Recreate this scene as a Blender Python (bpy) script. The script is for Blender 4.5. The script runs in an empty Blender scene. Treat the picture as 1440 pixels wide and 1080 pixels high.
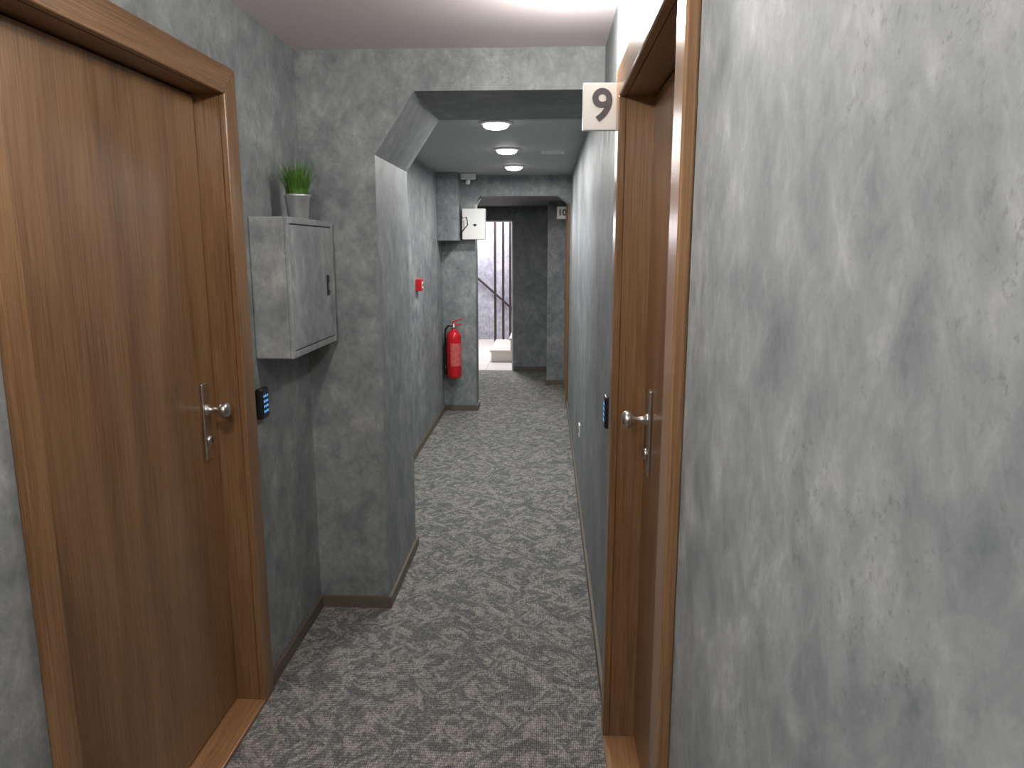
import bpy, bmesh, math, random
from mathutils import Vector, Matrix
random.seed(7)
S = bpy.context.scene
S.view_settings.view_transform = 'Standard'
C = bpy.context.collection

# ------------------------------------------------------------ builders
class B:
    def __init__(s): s.bm = bmesh.new()
    def box(s, x0,x1,y0,y1,z0,z1, m=0):
        if x0>x1: x0,x1=x1,x0
        if y0>y1: y0,y1=y1,y0
        v=[s.bm.verts.new(p) for p in [(x0,y0,z0),(x1,y0,z0),(x1,y1,z0),(x0,y1,z0),(x0,y0,z1),(x1,y0,z1),(x1,y1,z1),(x0,y1,z1)]]
        for f in [(0,3,2,1),(4,5,6,7),(0,1,5,4),(1,2,6,5),(2,3,7,6),(3,0,4,7)]:
            F=s.bm.faces.new([v[i] for i in f]); F.material_index=m
        return s
    def prism(s, prof, y0, y1, m=0):      # profile in XZ, extruded along Y
        a=[s.bm.verts.new((x,y0,z)) for x,z in prof]; b=[s.bm.verts.new((x,y1,z)) for x,z in prof]
        n=len(prof)
        fs=[s.bm.faces.new(a), s.bm.faces.new(b[::-1])]
        for i in range(n): fs.append(s.bm.faces.new([a[i],b[i],b[(i+1)%n],a[(i+1)%n]]))
        for f in fs: f.material_index=m
        return s
    def hprism(s, prof, z0, z1, m=0):     # profile in XY, extruded along Z
        a=[s.bm.verts.new((x,y,z0)) for x,y in prof]; b=[s.bm.verts.new((x,y,z1)) for x,y in prof]
        n=len(prof)
        fs=[s.bm.faces.new(a), s.bm.faces.new(b[::-1])]
        for i in range(n): fs.append(s.bm.faces.new([a[i],b[i],b[(i+1)%n],a[(i+1)%n]]))
        for f in fs: f.material_index=m
        return s
    def lathe(s, prof, c, axis=(0,0,1), seg=32, m=0, smooth=True):  # prof: (r, h)
        q=Vector((0,0,1)).rotation_difference(Vector(axis).normalized()); c=Vector(c)
        rings=[]
        for r,h in prof:
            if r<1e-6: rings.append([s.bm.verts.new(c+q@Vector((0,0,h)))])
            else: rings.append([s.bm.verts.new(c+q@Vector((r*math.cos(t),r*math.sin(t),h))) for t in [2*math.pi*i/seg for i in range(seg)]])
        for a,b in zip(rings,rings[1:]):
            if len(a)==1 and len(b)==1: continue
            for i in range(seg):
                j=(i+1)%seg
                if len(a)==1: vs=[a[0],b[j],b[i]]
                elif len(b)==1: vs=[a[i],a[j],b[0]]
                else: vs=[a[i],a[j],b[j],b[i]]
                f=s.bm.faces.new(vs); f.material_index=m; f.smooth=smooth
        return s
    def cyl(s, p0, p1, r, seg=20, m=0):
        p0=Vector(p0); d=Vector(p1)-p0; L=d.length
        return s.lathe([(0,0),(r*.9,0),(r,r*.1),(r,L-r*.1),(r*.9,L),(0,L)], p0, d, seg, m)
    def tube(s, pts, r, seg=10, m=0):
        pts=[Vector(p) for p in pts]; rings=[]
        for i,p in enumerate(pts):
            d=(pts[min(i+1,len(pts)-1)]-pts[max(i-1,0)]).normalized()
            q=Vector((0,0,1)).rotation_difference(d)
            rings.append([s.bm.verts.new(p+q@Vector((r*math.cos(2*math.pi*k/seg),r*math.sin(2*math.pi*k/seg),0))) for k in range(seg)])
        for a,b in zip(rings,rings[1:]):
            for i in range(seg):
                j=(i+1)%seg
                f=s.bm.faces.new([a[i],a[j],b[j],b[i]]); f.smooth=True; f.material_index=m
        return s
    def obj(s, name, mats, parent=None, bevel=0, seg=2):
        bmesh.ops.recalc_face_normals(s.bm, faces=s.bm.faces)
        me=bpy.data.meshes.new(name); s.bm.to_mesh(me); s.bm.free()
        o=bpy.data.objects.new(name, me); C.objects.link(o)
        for m in (mats if isinstance(mats,(list,tuple)) else [mats]): me.materials.append(m)
        if bevel:
            md=o.modifiers.new('bevel','BEVEL'); md.width=bevel; md.segments=seg; md.limit_method='ANGLE'; md.angle_limit=math.radians(50)
        if parent:
            o.parent=parent; o.matrix_parent_inverse=Matrix.Translation(-parent.location)
        return o
def empty(name, loc):
    e=bpy.data.objects.new(name,None); e.location=loc; e.empty_display_size=.05; C.objects.link(e); return e

# ------------------------------------------------------------ materials
def mat(name):
    m=bpy.data.materials.new(name); m.use_nodes=True
    return m, m.node_tree.nodes, m.node_tree.links, m.node_tree.nodes['Principled BSDF']
def plain(name, col, rough=.5, metal=0, emis=None, es=0, noise=.0):
    m,N,L,P=mat(name)
    P.inputs['Base Color'].default_value=(*col,1); P.inputs['Roughness'].default_value=rough; P.inputs['Metallic'].default_value=metal
    if emis: P.inputs['Emission Color'].default_value=(*emis,1); P.inputs['Emission Strength'].default_value=es
    n=N.new('ShaderNodeTexNoise'); n.inputs['Scale'].default_value=40; tc=N.new('ShaderNodeTexCoord'); L.new(tc.outputs['Object'],n.inputs['Vector'])
    mr=N.new('ShaderNodeMapRange'); mr.inputs['To Min'].default_value=max(0,rough-.06); mr.inputs['To Max'].default_value=min(1,rough+.06)
    L.new(n.outputs['Fac'],mr.inputs['Value']); L.new(mr.outputs[0],P.inputs['Roughness'])
    if noise:
        mx=N.new('ShaderNodeMix'); mx.data_type='RGBA'; mx.blend_type='MIX'
        mx.inputs[6].default_value=(*[c*(1-noise) for c in col],1); mx.inputs[7].default_value=(*[min(1,c*(1+noise)) for c in col],1)
        L.new(n.outputs['Fac'],mx.inputs[0]); L.new(mx.outputs[2],P.inputs['Base Color'])
    return m
def noise(N,L,vec,scale,detail=6,rough=.6,dist=0.):
    n=N.new('ShaderNodeTexNoise'); n.inputs['Scale'].default_value=scale; n.inputs['Detail'].default_value=detail
    n.inputs['Roughness'].default_value=rough; n.inputs['Distortion'].default_value=dist; L.new(vec,n.inputs['Vector']); return n
def mapping(N,L,scale,rot=(0,0,0)):
    tc=N.new('ShaderNodeTexCoord'); r=N.new('ShaderNodeMapping'); r.inputs['Rotation'].default_value=rot
    mp=N.new('ShaderNodeMapping'); mp.inputs['Scale'].default_value=scale
    L.new(tc.outputs['Object'],r.inputs['Vector']); L.new(r.outputs[0],mp.inputs['Vector']); return mp.outputs[0]
def ramp(N,L,fac,stops):
    r=N.new('ShaderNodeValToRGB'); e=r.color_ramp.elements
    e[0].position=stops[0][0]; e[0].color=(*stops[0][1],1); e[1].position=stops[-1][0]; e[1].color=(*stops[-1][1],1)
    for p,c in stops[1:-1]:
        k=e.new(p); k.color=(*c,1)
    L.new(fac,r.inputs[0]); return r
def math2(N,L,op,a,b):
    n=N.new('ShaderNodeMath'); n.operation=op
    for i,v in enumerate((a,b)):
        if isinstance(v,(int,float)): n.inputs[i].default_value=v
        else: L.new(v,n.inputs[i])
    return n.outputs[0]
def plaster(name, g=1.0, tint=(1,1,1)):
    m,N,L,P=mat(name)
    v=mapping(N,L,(1,1,.9))
    a=noise(N,L,v,3.0,8,.6,.25); b=noise(N,L,v,11,10,.68,.25)
    # trowel strokes in two crossing directions
    t1=noise(N,L,mapping(N,L,(1,1,.3),(.45,.3,0)),26,7,.7,.35); t2=noise(N,L,mapping(N,L,(1,1,.3),(-.6,-.4,0)),24,7,.7,.35)
    c=math2(N,L,'MAXIMUM',t1.outputs[0],t2.outputs[0])
    f=math2(N,L,'ADD',math2(N,L,'MULTIPLY',a.outputs[0],.30),math2(N,L,'MULTIPLY',b.outputs[0],.36))
    f=math2(N,L,'ADD',f,math2(N,L,'MULTIPLY',math2(N,L,'SUBTRACT',c,.045),.34))
    def k(r_,g_,b_): return (r_*g*tint[0],g_*g*tint[1],b_*g*tint[2])
    r=ramp(N,L,f,[(.39,k(.132,.150,.160)),(.46,k(.190,.209,.217)),(.53,k(.256,.275,.280)),(.60,k(.350,.364,.362))])
    d=noise(N,L,v,95,3,.7,.2); d2=noise(N,L,v,3.1,4,.6,.2)
    pit=math2(N,L,'MULTIPLY',ramp(N,L,d.outputs[0],[(.58,(0,0,0)),(.66,(1,1,1))]).outputs[0],ramp(N,L,d2.outputs[0],[(.46,(0,0,0)),(.60,(1,1,1))]).outputs[0])
    mx=N.new('ShaderNodeMix'); mx.data_type='RGBA'; mx.inputs[7].default_value=(*k(.10,.108,.11),1)
    L.new(math2(N,L,'MULTIPLY',pit,.45),mx.inputs[0]); L.new(r.outputs[0],mx.inputs[6]); L.new(mx.outputs[2],P.inputs['Base Color'])
    mr=N.new('ShaderNodeMapRange'); mr.inputs['From Min'].default_value=.35; mr.inputs['From Max'].default_value=.65
    mr.inputs['To Min'].default_value=.48; mr.inputs['To Max'].default_value=.68; L.new(b.outputs[0],mr.inputs['Value']); L.new(mr.outputs[0],P.inputs['Roughness'])
    P.inputs['Specular IOR Level'].default_value=.4
    bp=N.new('ShaderNodeBump'); bp.inputs['Strength'].default_value=.2; bp.inputs['Distance'].default_value=.004
    L.new(math2(N,L,'ADD',b.outputs[0],math2(N,L,'MULTIPLY',c,.5)),bp.inputs['Height']); L.new(bp.outputs[0],P.inputs['Normal'])
    return m
def wood(name, axis='Z', g=1.0):
    m,N,L,P=mat(name)
    sc=(70,70,1.3) if axis=='Z' else (70,1.3,70)
    sc2=(5,5,.5) if axis=='Z' else (5,.5,5)
    a=noise(N,L,mapping(N,L,sc),3.2,6,.75,.3); b=noise(N,L,mapping(N,L,sc2),1.6,4,.5,.8)
    f=math2(N,L,'ADD',math2(N,L,'MULTIPLY',a.outputs[0],.66),math2(N,L,'MULTIPLY',b.outputs[0],.34))
    def k(r_,g_,b_): return (r_*g,g_*g,b_*g)
    r=ramp(N,L,f,[(.37,k(.112,.056,.025)),(.48,k(.192,.102,.045)),(.60,k(.27,.155,.074))])
    L.new(r.outputs[0],P.inputs['Base Color']); P.inputs['Roughness'].default_value=.3
    bp=N.new('ShaderNodeBump'); bp.inputs['Strength'].default_value=.12; bp.inputs['Distance'].default_value=.001
    L.new(a.outputs[0],bp.inputs['Height']); L.new(bp.outputs[0],P.inputs['Normal'])
    return m
def carpet():
    m,N,L,P=mat('carpet')
    # leafy brush pattern: two crossing stretched noises
    a1=noise(N,L,mapping(N,L,(1,.42,1),(0,0,.7)),19,3,.6,1.6); a2=noise(N,L,mapping(N,L,(1,.42,1),(0,0,-.8)),19,3,.6,1.6)
    sel=noise(N,L,mapping(N,L,(1,1,1)),8,2,.5,.5)
    mm=N.new('ShaderNodeMix'); mm.data_type='FLOAT'
    L.new(ramp(N,L,sel.outputs[0],[(.46,(0,0,0)),(.54,(1,1,1))]).outputs[0],mm.inputs[0]); L.new(a1.outputs[0],mm.inputs[2]); L.new(a2.outputs[0],mm.inputs[3])
    b=noise(N,L,mapping(N,L,(1,1,1)),50,3,.6,.6)
    w=N.new('ShaderNodeTexVoronoi'); w.inputs['Scale'].default_value=150; w.inputs['Randomness'].default_value=.3; L.new(mapping(N,L,(1,.55,1)),w.inputs['Vector'])
    f=math2(N,L,'ADD',math2(N,L,'MULTIPLY',mm.outputs[0],.76),math2(N,L,'MULTIPLY',b.outputs[0],.24))
    r=ramp(N,L,f,[(.42,(.160,.168,.168)),(.49,(.215,.219,.212)),(.52,(.315,.308,.284)),(.60,(.385,.374,.340))])
    mx=N.new('ShaderNodeMix'); mx.data_type='RGBA'; mx.blend_type='MULTIPLY'; mx.inputs[0].default_value=1
    w2=ramp(N,L,w.outputs['Distance'],[(.18,(1.1,1.1,1.1)),(.72,(.30,.30,.30))])
    L.new(r.outputs[0],mx.inputs[6]); L.new(w2.outputs[0],mx.inputs[7])
    sep=N.new('ShaderNodeSeparateColor'); L.new(w.outputs['Color'],sep.inputs[0])
    mx2=N.new('ShaderNodeMix'); mx2.data_type='RGBA'; mx2.blend_type='MULTIPLY'; mx2.inputs[0].default_value=.7
    w3=ramp(N,L,sep.outputs[0],[(.0,(.65,.65,.65)),(1,(1.2,1.2,1.2))])
    L.new(mx.outputs[2],mx2.inputs[6]); L.new(w3.outputs[0],mx2.inputs[7]); L.new(mx2.outputs[2],P.inputs['Base Color'])
    P.inputs['Roughness'].default_value=.95
    bp=N.new('ShaderNodeBump'); bp.inputs['Strength'].default_value=.5; bp.inputs['Distance'].default_value=.003; bp.invert=True
    L.new(w.outputs['Distance'],bp.inputs['Height']); L.new(bp.outputs[0],P.inputs['Normal'])
    return m
def tilemat():
    m,N,L,P=mat('stone_tile')
    br=N.new('ShaderNodeTexBrick'); L.new(mapping(N,L,(1,1,1)),br.inputs['Vector']); br.offset=0
    br.inputs['Scale'].default_value=1; br.inputs['Brick Width'].default_value=.4; br.inputs['Row Height'].default_value=.4; br.inputs['Mortar Size'].default_value=.004
    br.inputs['Color1'].default_value=(.62,.57,.53,1); br.inputs['Color2'].default_value=(.68,.63,.58,1); br.inputs['Mortar'].default_value=(.3,.28,.26,1)
    L.new(br.outputs[0],P.inputs['Base Color']); P.inputs['Roughness'].default_value=.3
    return m

M_wall=plaster('grey_stucco'); M_box=plaster('grey_stucco_painted_metal',1.2)
M_lobby=plaster('lobby_stucco',1.4,(1.03,.96,1.08))
M_wood=wood('oak_veneer_vertical'); M_woodh=wood('oak_veneer_horizontal','Y'); M_thr=wood('oak_threshold','Y',1.5)
M_leaf=wood('oak_leaf','Z',.97)
M_carpet=carpet(); M_tile=tilemat()
M_ceil=plain('ceiling_paint',(.78,.70,.725),.6,noise=.03)
M_ceil2=plain('ceiling_paint_shaded',(.42,.43,.44),.6,noise=.04)  # same paint as the near ceiling, weaker light put into the colour
M_ceil3=plain('ceiling_paint_deep_shade',(.20,.205,.21),.6,noise=.04)  # far ceiling, its deeper shade put into the colour
M_base=plain('baseboard_brown',(.125,.106,.078),.45,noise=.2)
M_steel=plain('brushed_steel',(.62,.60,.57),.3,1)
M_black=plain('black_plastic',(.012,.012,.013),.35)
M_blue=plain('keypad_backlight',(.05,.2,.5),.4,0,(.15,.45,.95),.9)
M_white=plain('white_plastic',(.78,.78,.76),.4)
M_sign=plain('sign_acrylic',(.88,.88,.86),.3)
M_num=plain('sign_numeral',(.09,.085,.095),.5)
M_red=plain('red_enamel',(.62,.012,.02),.25)
M_lamp=plain('lamp_diffuser',(.9,.9,.9),.4,0,(1,.97,.93),9)
M_lamp2=plain('dome_diffuser',(.9,.9,.9),.4,0,(1,.95,.88),16)
M_rail=plain('dark_bronze_metal',(.06,.045,.045),.4,.5)
M_pot=plain('zinc_pot',(.60,.62,.62),.38,.75,noise=.06)
M_soil=plain('soil',(.03,.02,.012),.95)
M_grass=plain('grass_blade',(.075,.18,.02),.5,noise=.5)

# ------------------------------------------------------------ dimensions
XL,XR=-1.01,.218
Z1,Z2,Z3=2.365,2.26,2.10
YA0,YA1=3.07,3.76      # first archway
YB0,YB1=7.15,7.40      # second archway
YE=9.6
DL=(1.305,2.42,2.145); DR=(1.15,2.28,2.10); D3=(7.44,8.27,2.05)

B().box(-3,2,-2.2,YE,-.1,0).obj('floor',M_carpet)
B().box(-3,2,YE,13.2,-.1,0).obj('floor_lobby',M_tile)
def wallseg(b,x0,x1,y0,y1,doors,ztop):
    y=y0
    for d0,d1,zt in doors:
        a0,a1,zz=d0+.045,d1-.06,zt-.06
        b.box(x0,x1,y,a0,0,ztop); b.box(x0,x1,a0,a1,zz,ztop); y=a1
    b.box(x0,x1,y,y1,0,ztop)
b=B(); wallseg(b,XL-.2,XL,-2.0,YE+.1,[DL],Z1); b.obj('wall_left',M_wall)
b=B(); wallseg(b,XR,XR+.2,-2.0,YE+.1,[DR,D3],Z1); b.obj('wall_right',M_wall)
B().box(XL-.2,XR+.2,-2.2,-2.0,0,Z1).obj('wall_back',M_wall)
b=B(); b.box(-.44,XR,YE,YE+.1,0,Z3); b.box(XL,-.44,YE,YE+.1,1.93,Z3); b.obj('wall_end',M_wall)
B().prism([(XL,0),(-.70,0),(-.70,1.964),(-.535,2.207),(XR,2.207),(XR,Z1),(XL,Z1)],YA0,YA1).obj('wall_archway',M_wall)
B().prism([(XL,0),(-.69,0),(-.69,2.0),(-.64,2.07),(XR-.12,2.07),(XR,1.99),(XR,Z2),(XL,Z2)],YB0,YB1).obj('wall_archway.001',M_wall)
B().box(0,XR,8.6,YE,0,Z3).obj('wall_pier_right',M_wall)
B().box(XL,-.82,6.86,YB0,1.655,Z2).obj('wall_duct_casing',M_wall,bevel=.003)
b=B(); b.box(XL,XR,-2,YA0,Z1,Z1+.1,0); b.obj('ceiling',M_ceil)
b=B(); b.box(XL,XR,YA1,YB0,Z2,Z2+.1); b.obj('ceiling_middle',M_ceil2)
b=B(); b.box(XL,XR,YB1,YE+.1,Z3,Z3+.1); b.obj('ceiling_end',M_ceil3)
b=B(); b.box(-2.2,1.4,12.9,13.1,0,2.7); b.obj('wall_lobby_back',M_lobby)
B().box(-2.4,-2.2,YE+.1,13.1,0,2.7).obj('wall_lobby_left',M_lobby)
B().box(1.4,1.6,YE+.1,13.1,0,2.7).obj('wall_lobby_right',M_lobby)
B().box(-2.4,1.6,YE+.1,13.1,2.7,2.8).obj('ceiling_lobby',M_ceil)
B().box(-2.2,XL-.2,YE,YE+.1,0,2.7).obj('wall_lobby_front',M_lobby)
b=B(); b.box(-.455,-.44,YE-.015,YE+.115,0,1.93); b.box(XL,-.44,YE-.015,YE+.115,1.915,1.93); b.obj('trim_1',M_white)
e=empty('staircase',(-.2,11,0))
b=B()
for i in range(5):
    b.box(-.78+.27*i,1.3,10.3,11.5,.17*i,.17*(i+1)-.03,0); b.box(-.80+.27*i,1.3,10.28,11.52,.17*(i+1)-.03,.17*(i+1),0)
b.obj('treads',M_tile,e,bevel=.006)
e=empty('stair_railing_posts',(-.6,11.6,1))
b=B()
for x in (-.81,-.685,-.575):
    b.box(x-.018,x+.018,11.56,11.61,.0,2.7); b.box(x-.035,x+.035,11.545,11.625,0,.01)
b.obj('bars',M_rail,e,bevel=.002)
e=empty('handrail',(-.75,12.8,.7))
b=B(); b.tube([(-1.6,12.82,1.42),(-.35,12.82,.32)],.02)
for t in (.2,.5,.8): 
    p=Vector((-1.6+1.25*t,12.82,1.42-1.1*t)); b.cyl(p,p+Vector((0,.08,-.02)),.008)
b.obj('rail',M_rail,e)

# baseboards
hb,tb=.055,.014
def bb(name,segs):
    b=B()
    for s in segs: b.box(*s,0,hb)
    b.obj(name,M_base,bevel=.002)
bb('baseboard_left',[(XL,XL+tb,-2,DL[0]),(XL,XL+tb,DL[1],YA0-tb),(XL,-.70+tb,YA0-tb,YA0),(-.70,-.70+tb,YA0,YA1+tb),(XL+tb,-.70,YA1,YA1+tb),
   (XL,XL+tb,YA1,YB0-tb),(XL,-.69+tb,YB0-tb,YB0),(-.69,-.69+tb,YB0,YB1)])
bb('baseboard_right',[(XR-tb,XR,-2,DR[0]),(XR-tb,XR,DR[1],D3[0]),(XR-tb,XR,D3[1],8.6-tb)])
bb('baseboard_end',[(-tb,XR,8.6-tb,8.6),(-tb,0,8.6,YE),(-.42,-tb,YE-tb,YE)])
bb('baseboard_back',[(XL+tb,XR-tb,-2,-2+tb)])

# ------------------------------------------------------------ doors
def door(name, side, xf, D, handleY, hz=1.06, w=.085, rec=.078, wn=.085):
    y0,y1,zt=D
    e=empty(name,(xf+side*.05,(y0+y1)/2,1.0))
    X=lambda d: xf+side*d
    for nm,ys in (('architrave_near',(y0,y0+wn)),('architrave_far',(y1,y1-w))):
        b=B(); o_,i_=ys
        a=[(o_,0),(i_,0),(i_,zt-w),(o_,zt)]
        bm=b.bm
        f=[bm.verts.new((X(0),y,z)) for y,z in a]; g=[bm.verts.new((X(-.022),y,z)) for y,z in a]
        bm.faces.new(f); bm.faces.new(g[::-1])
        for i in range(4): bm.faces.new([f[i],g[i],g[(i+1)%4],f[(i+1)%4]])
        b.obj(nm,M_wood,e,bevel=.004)
    b=B(); a=[(y0,zt),(y1,zt),(y1-w,zt-w),(y0+wn,zt-w)]; bm=b.bm
    f=[bm.verts.new((X(0),y,z)) for y,z in a]; g=[bm.verts.new((X(-.022),y,z)) for y,z in a]
    bm.faces.new(f); bm.faces.new(g[::-1])
    for i in range(4): bm.faces.new([f[i],g[i],g[(i+1)%4],f[(i+1)%4]])
    b.obj('architrave_head',M_woodh,e,bevel=.004)
    b=B(); st=rec+.043
    b.box(X(0),X(.2),y0+.045,y0+wn,.0,zt-.06); b.box(X(0),X(.2),y1-w,y1-.06,.0,zt-.06)
    b.box(X(st),X(.2),y0+wn,y0+wn+.015,0,zt-w); b.box(X(st),X(.2),y1-w-.015,y1-w,0,zt-w)
    b.obj('lining',M_wood,e)
    b=B(); b.box(X(0),X(.2),y0+wn,y1-w,zt-w,zt-.06); b.box(X(st),X(.2),y0+wn+.015,y1-w-.015,zt-w-.015,zt-w); b.obj('lining_head',M_woodh,e)
    b=B(); b.box(X(rec),X(rec+.04),y0+wn+.004,y1-w-.004,.024,zt-w-.005); b.obj('leaf',M_leaf,e,bevel=.002)
    b=B(); b.box(X(-.022),X(.2),y0+wn,y1-w,0,.018); b.obj('threshold',M_thr,e,bevel=.003)
    b=B()
    for z in (.25,1.05,1.85): b.cyl((X(rec-.006),y0+wn+.006,z-.04),(X(rec-.006),y0+wn+.006,z+.04),.007)
    b.obj('hinges',M_steel,e)
    n=(-side,0,0); xs=X(rec)
    b=B(); b.box(xs,xs-side*.009,handleY-.021,handleY+.021,hz-.125,hz+.125); b.obj('handle_plate',M_steel,e,bevel=.003)
    b=B()
    b.lathe([(0,0),(.018,0),(.018,.006),(.010,.010),(.009,.035),(.016,.042),(.024,.050),(.0255,.060),(.022,.070),(.012,.074),(0,.075)],(xs-side*.008,handleY,hz+.04),n)
    b.lathe([(0,0),(.017,0),(.017,.008),(.013,.011),(0,.011)],(xs-side*.008,handleY,hz-.06),n)
    b.obj('knob',M_steel,e)
    b=B(); b.box(xs-side*.018,xs-side*.0205,handleY-.002,handleY+.002,hz-.068,hz-.052); b.obj('keyhole',M_black,e)
    return e
door('door_1',-1,XL,DL,2.25,1.05,wn=.062)
door('door_2', 1,XR,DR,2.05,1.08)
door('door_3', 1,XR,D3,8.08,1.06)

def keypad(side,xf,yc,zc):
    e=empty('keypad_lock',(xf-side*.012,yc,zc)); X=lambda d: xf-side*(d+.002)
    b=B(); b.box(X(0),X(.022),yc-.030,yc+.030,zc-.054,zc+.054); b.obj('body',M_black,e,bevel=.005)
    b=B(); b.box(X(.022),X(.0235),yc-.025,yc+.025,zc-.048,zc+.048); b.obj('glass',M_black,e)
    b=B()
    for i in range(3):
        for j in range(4):
            y=yc+(i-1)*.015; z=zc+.026-j*.018
            b.box(X(.0235),X(.0243),y-.0035,y+.0035,z-.004,z+.004)
    b.obj('digits',M_blue,e)
keypad(-1,XL,2.50,1.06); keypad(1,XR,2.42,1.06); keypad(1,XR,8.38,1.06)

def sign(txt,y,zc,w=.118,h=.132):
    e=empty('door_number_sign',(XR-w/2,y,zc))
    b=B(); b.box(XR-w,XR-.004,y-.012,y+.012,zc-h/2,zc+h/2); b.obj('plate',M_sign,e,bevel=.002)
    b=B(); b.box(XR-.004,XR,y-.02,y+.02,zc-h/2+.01,zc+h/2-.01); b.obj('wall_bracket',M_steel,e)
    cu=bpy.data.curves.new('num','FONT'); cu.body=txt; cu.size=.125 if len(txt)==1 else .095; cu.align_x='CENTER'; cu.align_y='CENTER'; cu.extrude=.001; cu.offset=.0028
    t=bpy.data.objects.new('numeral',cu); C.objects.link(t); t.data.materials.append(M_num)
    t.rotation_euler=(math.pi/2,0,0); t.location=(XR-w/2-.002,y-.0132,zc)
    t.parent=e; t.matrix_parent_inverse=Matrix.Translation(-e.location)
sign('9',2.305,2.005); sign('10',8.30,1.965)

# ------------------------------------------------------------ wall cabinet
e=empty('electrical_cabinet',(-.94,2.76,1.45))
cx0,cx1,cy0,cy1,cz0,cz1=XL,-.875,2.50,3.035,1.216,1.70
B().box(cx0,cx1-.012,cy0,cy1,cz0,cz1).obj('body',M_box,e,bevel=.004)
b=B(); t=.022
b.box(cx1-.012,cx1,cy0,cy0+t,cz0,cz1); b.box(cx1-.012,cx1,cy1-t,cy1,cz0,cz1); b.box(cx1-.012,cx1,cy0+t,cy1-t,cz0,cz0+t); b.box(cx1-.012,cx1,cy0+t,cy1-t,cz1-t,cz1)
b.obj('door_frame',M_box,e,bevel=.002)
B().box(cx1-.012,cx1-.001,cy0+t+.004,cy1-t-.004,cz0+t+.004,cz1-t-.004).obj('door_panel',M_box,e,bevel=.003)
b=B(); b.box(cx1-.001,cx1+.004,2.925,2.952,1.41,1.49); b.obj('latch',M_black,e,bevel=.004)
b=B(); b.box(cx1+.004,cx1+.007,2.932,2.945,1.43,1.46); b.obj('latch_tab',M_steel,e,bevel=.001)

px,py,pz=-.915,2.74,1.70
e=empty('potted_grass',(px,py,pz))
B().lathe([(0,0),(.034,0),(.036,.002),(.0445,.078),(.047,.080),(.048,.084),(.046,.088),(.043,.086),(.041,.074),(0,.074)],(px,py,pz)).obj('pot',M_pot,e)
B().lathe([(0,.006),(.0415,.004),(.0415,0)],(px,py,pz+.071)).obj('soil',M_soil,e)
b=B(); bm=b.bm
for i in range(420):
    r=.037*math.sqrt(random.random()); a=random.random()*6.283; base=Vector((px+r*math.cos(a),py+r*math.sin(a),pz+.074))
    h=random.uniform(.09,.15); lean=random.uniform(.15,.75)*(.4+r/.037); a2=a+random.uniform(-.6,.6)
    d=Vector((math.cos(a2),math.sin(a2),0)); s_=Vector((-d.y,d.x,0)); wd=random.uniform(.0013,.0021); prev=None
    for k in range(5):
        tt=k/4; p=base+d*(lean*h*tt**1.8*.75)+Vector((0,0,h*(tt-.18*lean*tt*tt))); p.x=max(p.x,XL+.006)
        ww=wd*(1-tt*.92); cur=(bm.verts.new(p-s_*ww),bm.verts.new(p+s_*ww))
        if prev: bm.faces.new([prev[0],prev[1],cur[1],cur[0]])
        prev=cur
b.obj('blades',M_grass,e)

# ------------------------------------------------------------ fire safety
e=empty('fire_alarm_call_point',(XL,5.72,1.31))
B().box(XL,XL+.045,5.675,5.765,1.265,1.355).obj('housing',M_red,e,bevel=.005)
b=B(); b.box(XL+.045,XL+.048,5.695,5.745,1.285,1.335); b.obj('glass_panel',M_white,e,bevel=.001)
b=B(); b.lathe([(0,0),(.010,0),(.010,.003),(0,.003)],(XL+.048,5.72,1.31),(1,0,0)); b.obj('button',M_black,e)

ex,ey=-.895,7.045; z0=.35
e=empty('fire_extinguisher',(ex,ey,z0))
b=B(); b.lathe([(0,.006),(.055,.0),(.066,.008),(.07,.02),(.07,.39),(.067,.415),(.055,.44),(.035,.458),(.022,.464),(.022,.475),(0,.475)],(ex,ey,z0)); b.obj('cylinder',M_red,e)
b=B(); b.lathe([(0,0),(.017,0),(.017,.03),(.012,.035),(.012,.055),(0,.055)],(ex,ey,z0+.474)); b.lathe([(0,0),(.017,0),(.017,.01),(0,.012)],(ex,ey-.012,z0+.49),(0,-1,0)); b.obj('valve',M_steel,e)
b=B(); b.hprism([(ex-.012,ey-.012),(ex+.012,ey-.012),(ex+.012,ey+.012),(ex-.012,ey+.012)],z0+.525,z0+.535)
b.prism([(ex-.01,z0+.535),(ex+.08,z0+.565),(ex+.082,z0+.573),(ex-.01,z0+.55)],ey-.009,ey+.009)
b.prism([(ex-.01,z0+.515),(ex+.075,z0+.52),(ex+.075,z0+.512),(ex-.01,z0+.503)],ey-.009,ey+.009); b.obj('levers',M_red,e,bevel=.001)
b=B(); b.tube([(ex-.015,ey-.01,z0+.50),(ex-.05,ey-.015,z0+.505),(ex-.078,ey-.01,z0+.47),(ex-.083,ey,z0+.40),(ex-.083,ey,z0+.25),(ex-.083,ey,z0+.12)],.009); b.cyl((ex-.083,ey,z0+.12),(ex-.083,ey,z0+.03),.013); b.obj('hose',M_black,e)
b=B(); bm=b.bm; n=12; pa=pb=None
for i in range(n+1):
    a=math.radians(-120+110*i/n+10); x=ex+.0708*math.cos(a); y=ey+.0708*math.sin(a); c=(bm.verts.new((x,y,z0+.12)),bm.verts.new((x,y,z0+.34)))
    if pa: bm.faces.new([pa[0],c[0],c[1],pa[1]])
    pa=c
b.obj('label',plain('label_red_print',(.66,.13,.12),.4,noise=.5),e)
b=B(); b.box(ex-.02,ex+.02,ey+.069,YB0,z0+.30,z0+.42); b.box(ex-.02,ex+.02,ey+.069,YB0,z0+.05,z0+.09); b.obj('wall_bracket',M_black,e)

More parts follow.
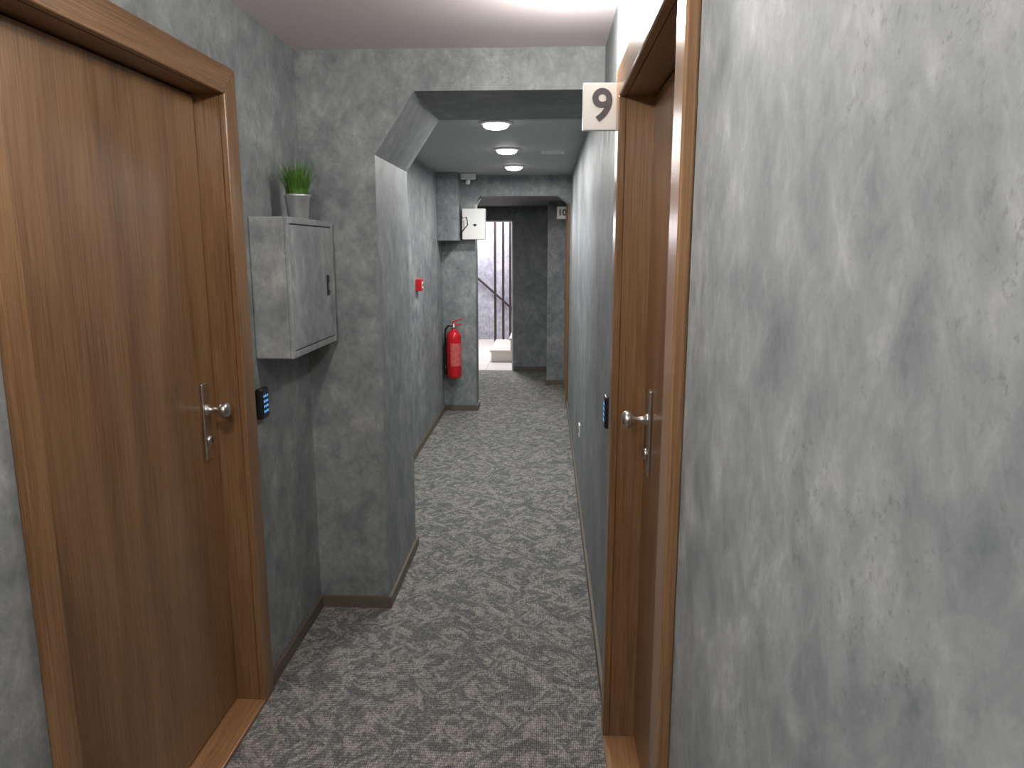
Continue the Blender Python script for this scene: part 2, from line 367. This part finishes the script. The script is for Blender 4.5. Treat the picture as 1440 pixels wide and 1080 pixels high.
# ------------------------------------------------------------ junction box with cables
e=empty('distribution_box',(-.70,7.05,1.8))
B().box(-.80,-.585,7.03,YB0-.003,1.665,1.95).obj('housing',M_white,e,bevel=.004)
B().box(-.797,-.588,7.015,7.03,1.668,1.947).obj('lid',M_white,e,bevel=.004)
b=B(); b.box(-.69,-.665,7.011,7.015,1.79,1.81); b.obj('lid_latch',M_black,e)
b=B()
b.tube([(-.812,6.99,1.70),(-.79,6.95,1.74),(-.74,6.96,1.80),(-.75,6.97,1.87),(-.79,6.97,1.86),(-.812,6.99,1.92)],.005)
b.tube([(-.812,6.98,1.68),(-.80,6.97,1.80),(-.81,6.97,1.98)],.004); b.obj('cables',M_black,e)
e=empty('emergency_light',(-.72,6.95,2.22))
b=B(); b.box(-.80,-.66,6.93,6.99,2.205,Z2); b.obj('housing',M_white,e,bevel=.01)
b=B(); b.cyl((-.73,6.95,2.205),(-.73,6.92,2.17),.02); b.obj('head',M_white,e)

# ------------------------------------------------------------ ceiling fittings
def downlight(x,y,z,r,power,col=(1,.97,.93),k=1.0):
    e=empty('ceiling_downlight',(x,y,z))
    b=B(); b.lathe([(r,0),(r+.018,0),(r+.02,-.004),(r+.014,-.010),(r,-.012)],(x,y,z)); b.obj('trim_ring',M_white,e)
    b=B(); b.lathe([(r,-.001),(r,-.012*k),(r*.95,-.022*k),(r*.8,-.030*k),(r*.5,-.035*k),(0,-.037*k)],(x,y,z)); b.obj('diffuser',M_lamp,e)
    l=bpy.data.lights.new('lamp','AREA'); l.shape='DISK'; l.size=2*r; l.energy=power; l.color=col
    o=bpy.data.objects.new('lamp',l); C.objects.link(o); o.location=(x,y,z-.037*k-.002); o.parent=e; o.matrix_parent_inverse=Matrix.Translation(-e.location)
for y in (4.17,5.26,6.35): downlight(-.285,y,Z2,.07,15,(1,.98,.96))
downlight(-.4,7.48,Z3,.04,7,k=.3)  # added lamp, hidden by the second archway, to light the far door sign
def dome(x,y,z,power,dz=.125):
    e=empty('ceiling_dome_lamp',(x,y,z))
    b=B(); b.lathe([(0,0),(.11,0),(.11,-.02),(.10,-.022),(0,-.022)],(x,y,z)); b.obj('base',M_white,e)
    b=B(); b.lathe([(.1,-.022),(.097,-.04),(.08,-.058),(.05,-.07),(0,-.075)],(x,y,z)); b.obj('diffuser',M_lamp2,e)
    l=bpy.data.lights.new('lamp','POINT'); l.shadow_soft_size=.03; l.energy=power; l.color=(1,.95,.89)
    o=bpy.data.objects.new('lamp',l); C.objects.link(o); o.location=(x,y,z-dz); o.parent=e; o.matrix_parent_inverse=Matrix.Translation(-e.location)
dome(.08,2.32,Z1,15,.11); dome(-.48,.85,Z1,26,.14); dome(-.42,-.7,Z1,36,.14)
e=empty('lobby_wall_lamp',(-1.15,12.85,2.0))
b=B(); b.lathe([(0,0),(.1,0),(.1,.03),(.08,.07),(0,.09)],(-1.15,12.9,1.95),(0,-1,0)); b.obj('shade',M_lamp,e)
l=bpy.data.lights.new('lamp','POINT'); l.energy=55; l.shadow_soft_size=.08; l.color=(1,.93,.98)
o=bpy.data.objects.new('lamp',l); C.objects.link(o); o.location=(-1.15,12.4,1.9); o.parent=e; o.matrix_parent_inverse=Matrix.Translation(-e.location)
l=bpy.data.lights.new('lobby_ceiling_lamp','AREA'); l.energy=95; l.size=.5
o=bpy.data.objects.new('lobby_ceiling_lamp',l); C.objects.link(o); o.location=(-.9,11,2.68)

e=empty('ceiling_vent',(.03,5.4,Z2))
b=B(); vx,vy=.03,5.4
b.box(vx-.08,vx+.08,vy-.08,vy-.065,Z2-.012,Z2); b.box(vx-.08,vx+.08,vy+.065,vy+.08,Z2-.012,Z2)
b.box(vx-.08,vx-.065,vy-.065,vy+.065,Z2-.012,Z2); b.box(vx+.065,vx+.08,vy-.065,vy+.065,Z2-.012,Z2)
for i in range(6): b.box(vx-.065,vx+.065,vy-.058+i*.021,vy-.048+i*.021,Z2-.011,Z2-.001)
b.obj('grille',M_white,e)
e=empty('wall_socket',(XR,4.6,.45))
B().box(XR-.01,XR,4.56,4.64,.41,.49).obj('plate',M_white,e,bevel=.003)
B().lathe([(0,0),(.018,0),(.018,.002),(0,.002)],(XR-.01,4.6,.45),(-1,0,0)).obj('insert',M_base,e)

# ------------------------------------------------------------ world + camera
w=bpy.data.worlds.new('world'); S.world=w; w.use_nodes=True
w.node_tree.nodes['Background'].inputs[0].default_value=(.05,.05,.055,1); w.node_tree.nodes['Background'].inputs[1].default_value=.3
cam=bpy.data.cameras.new('camera'); co=bpy.data.objects.new('camera',cam); C.objects.link(co); S.camera=co
cam.sensor_width=36; cam.lens=1039/1440*36; cam.clip_start=.02
co.location=(0,0,1.6)
co.rotation_euler=(math.radians(90-10.52),0,math.radians(2.71))
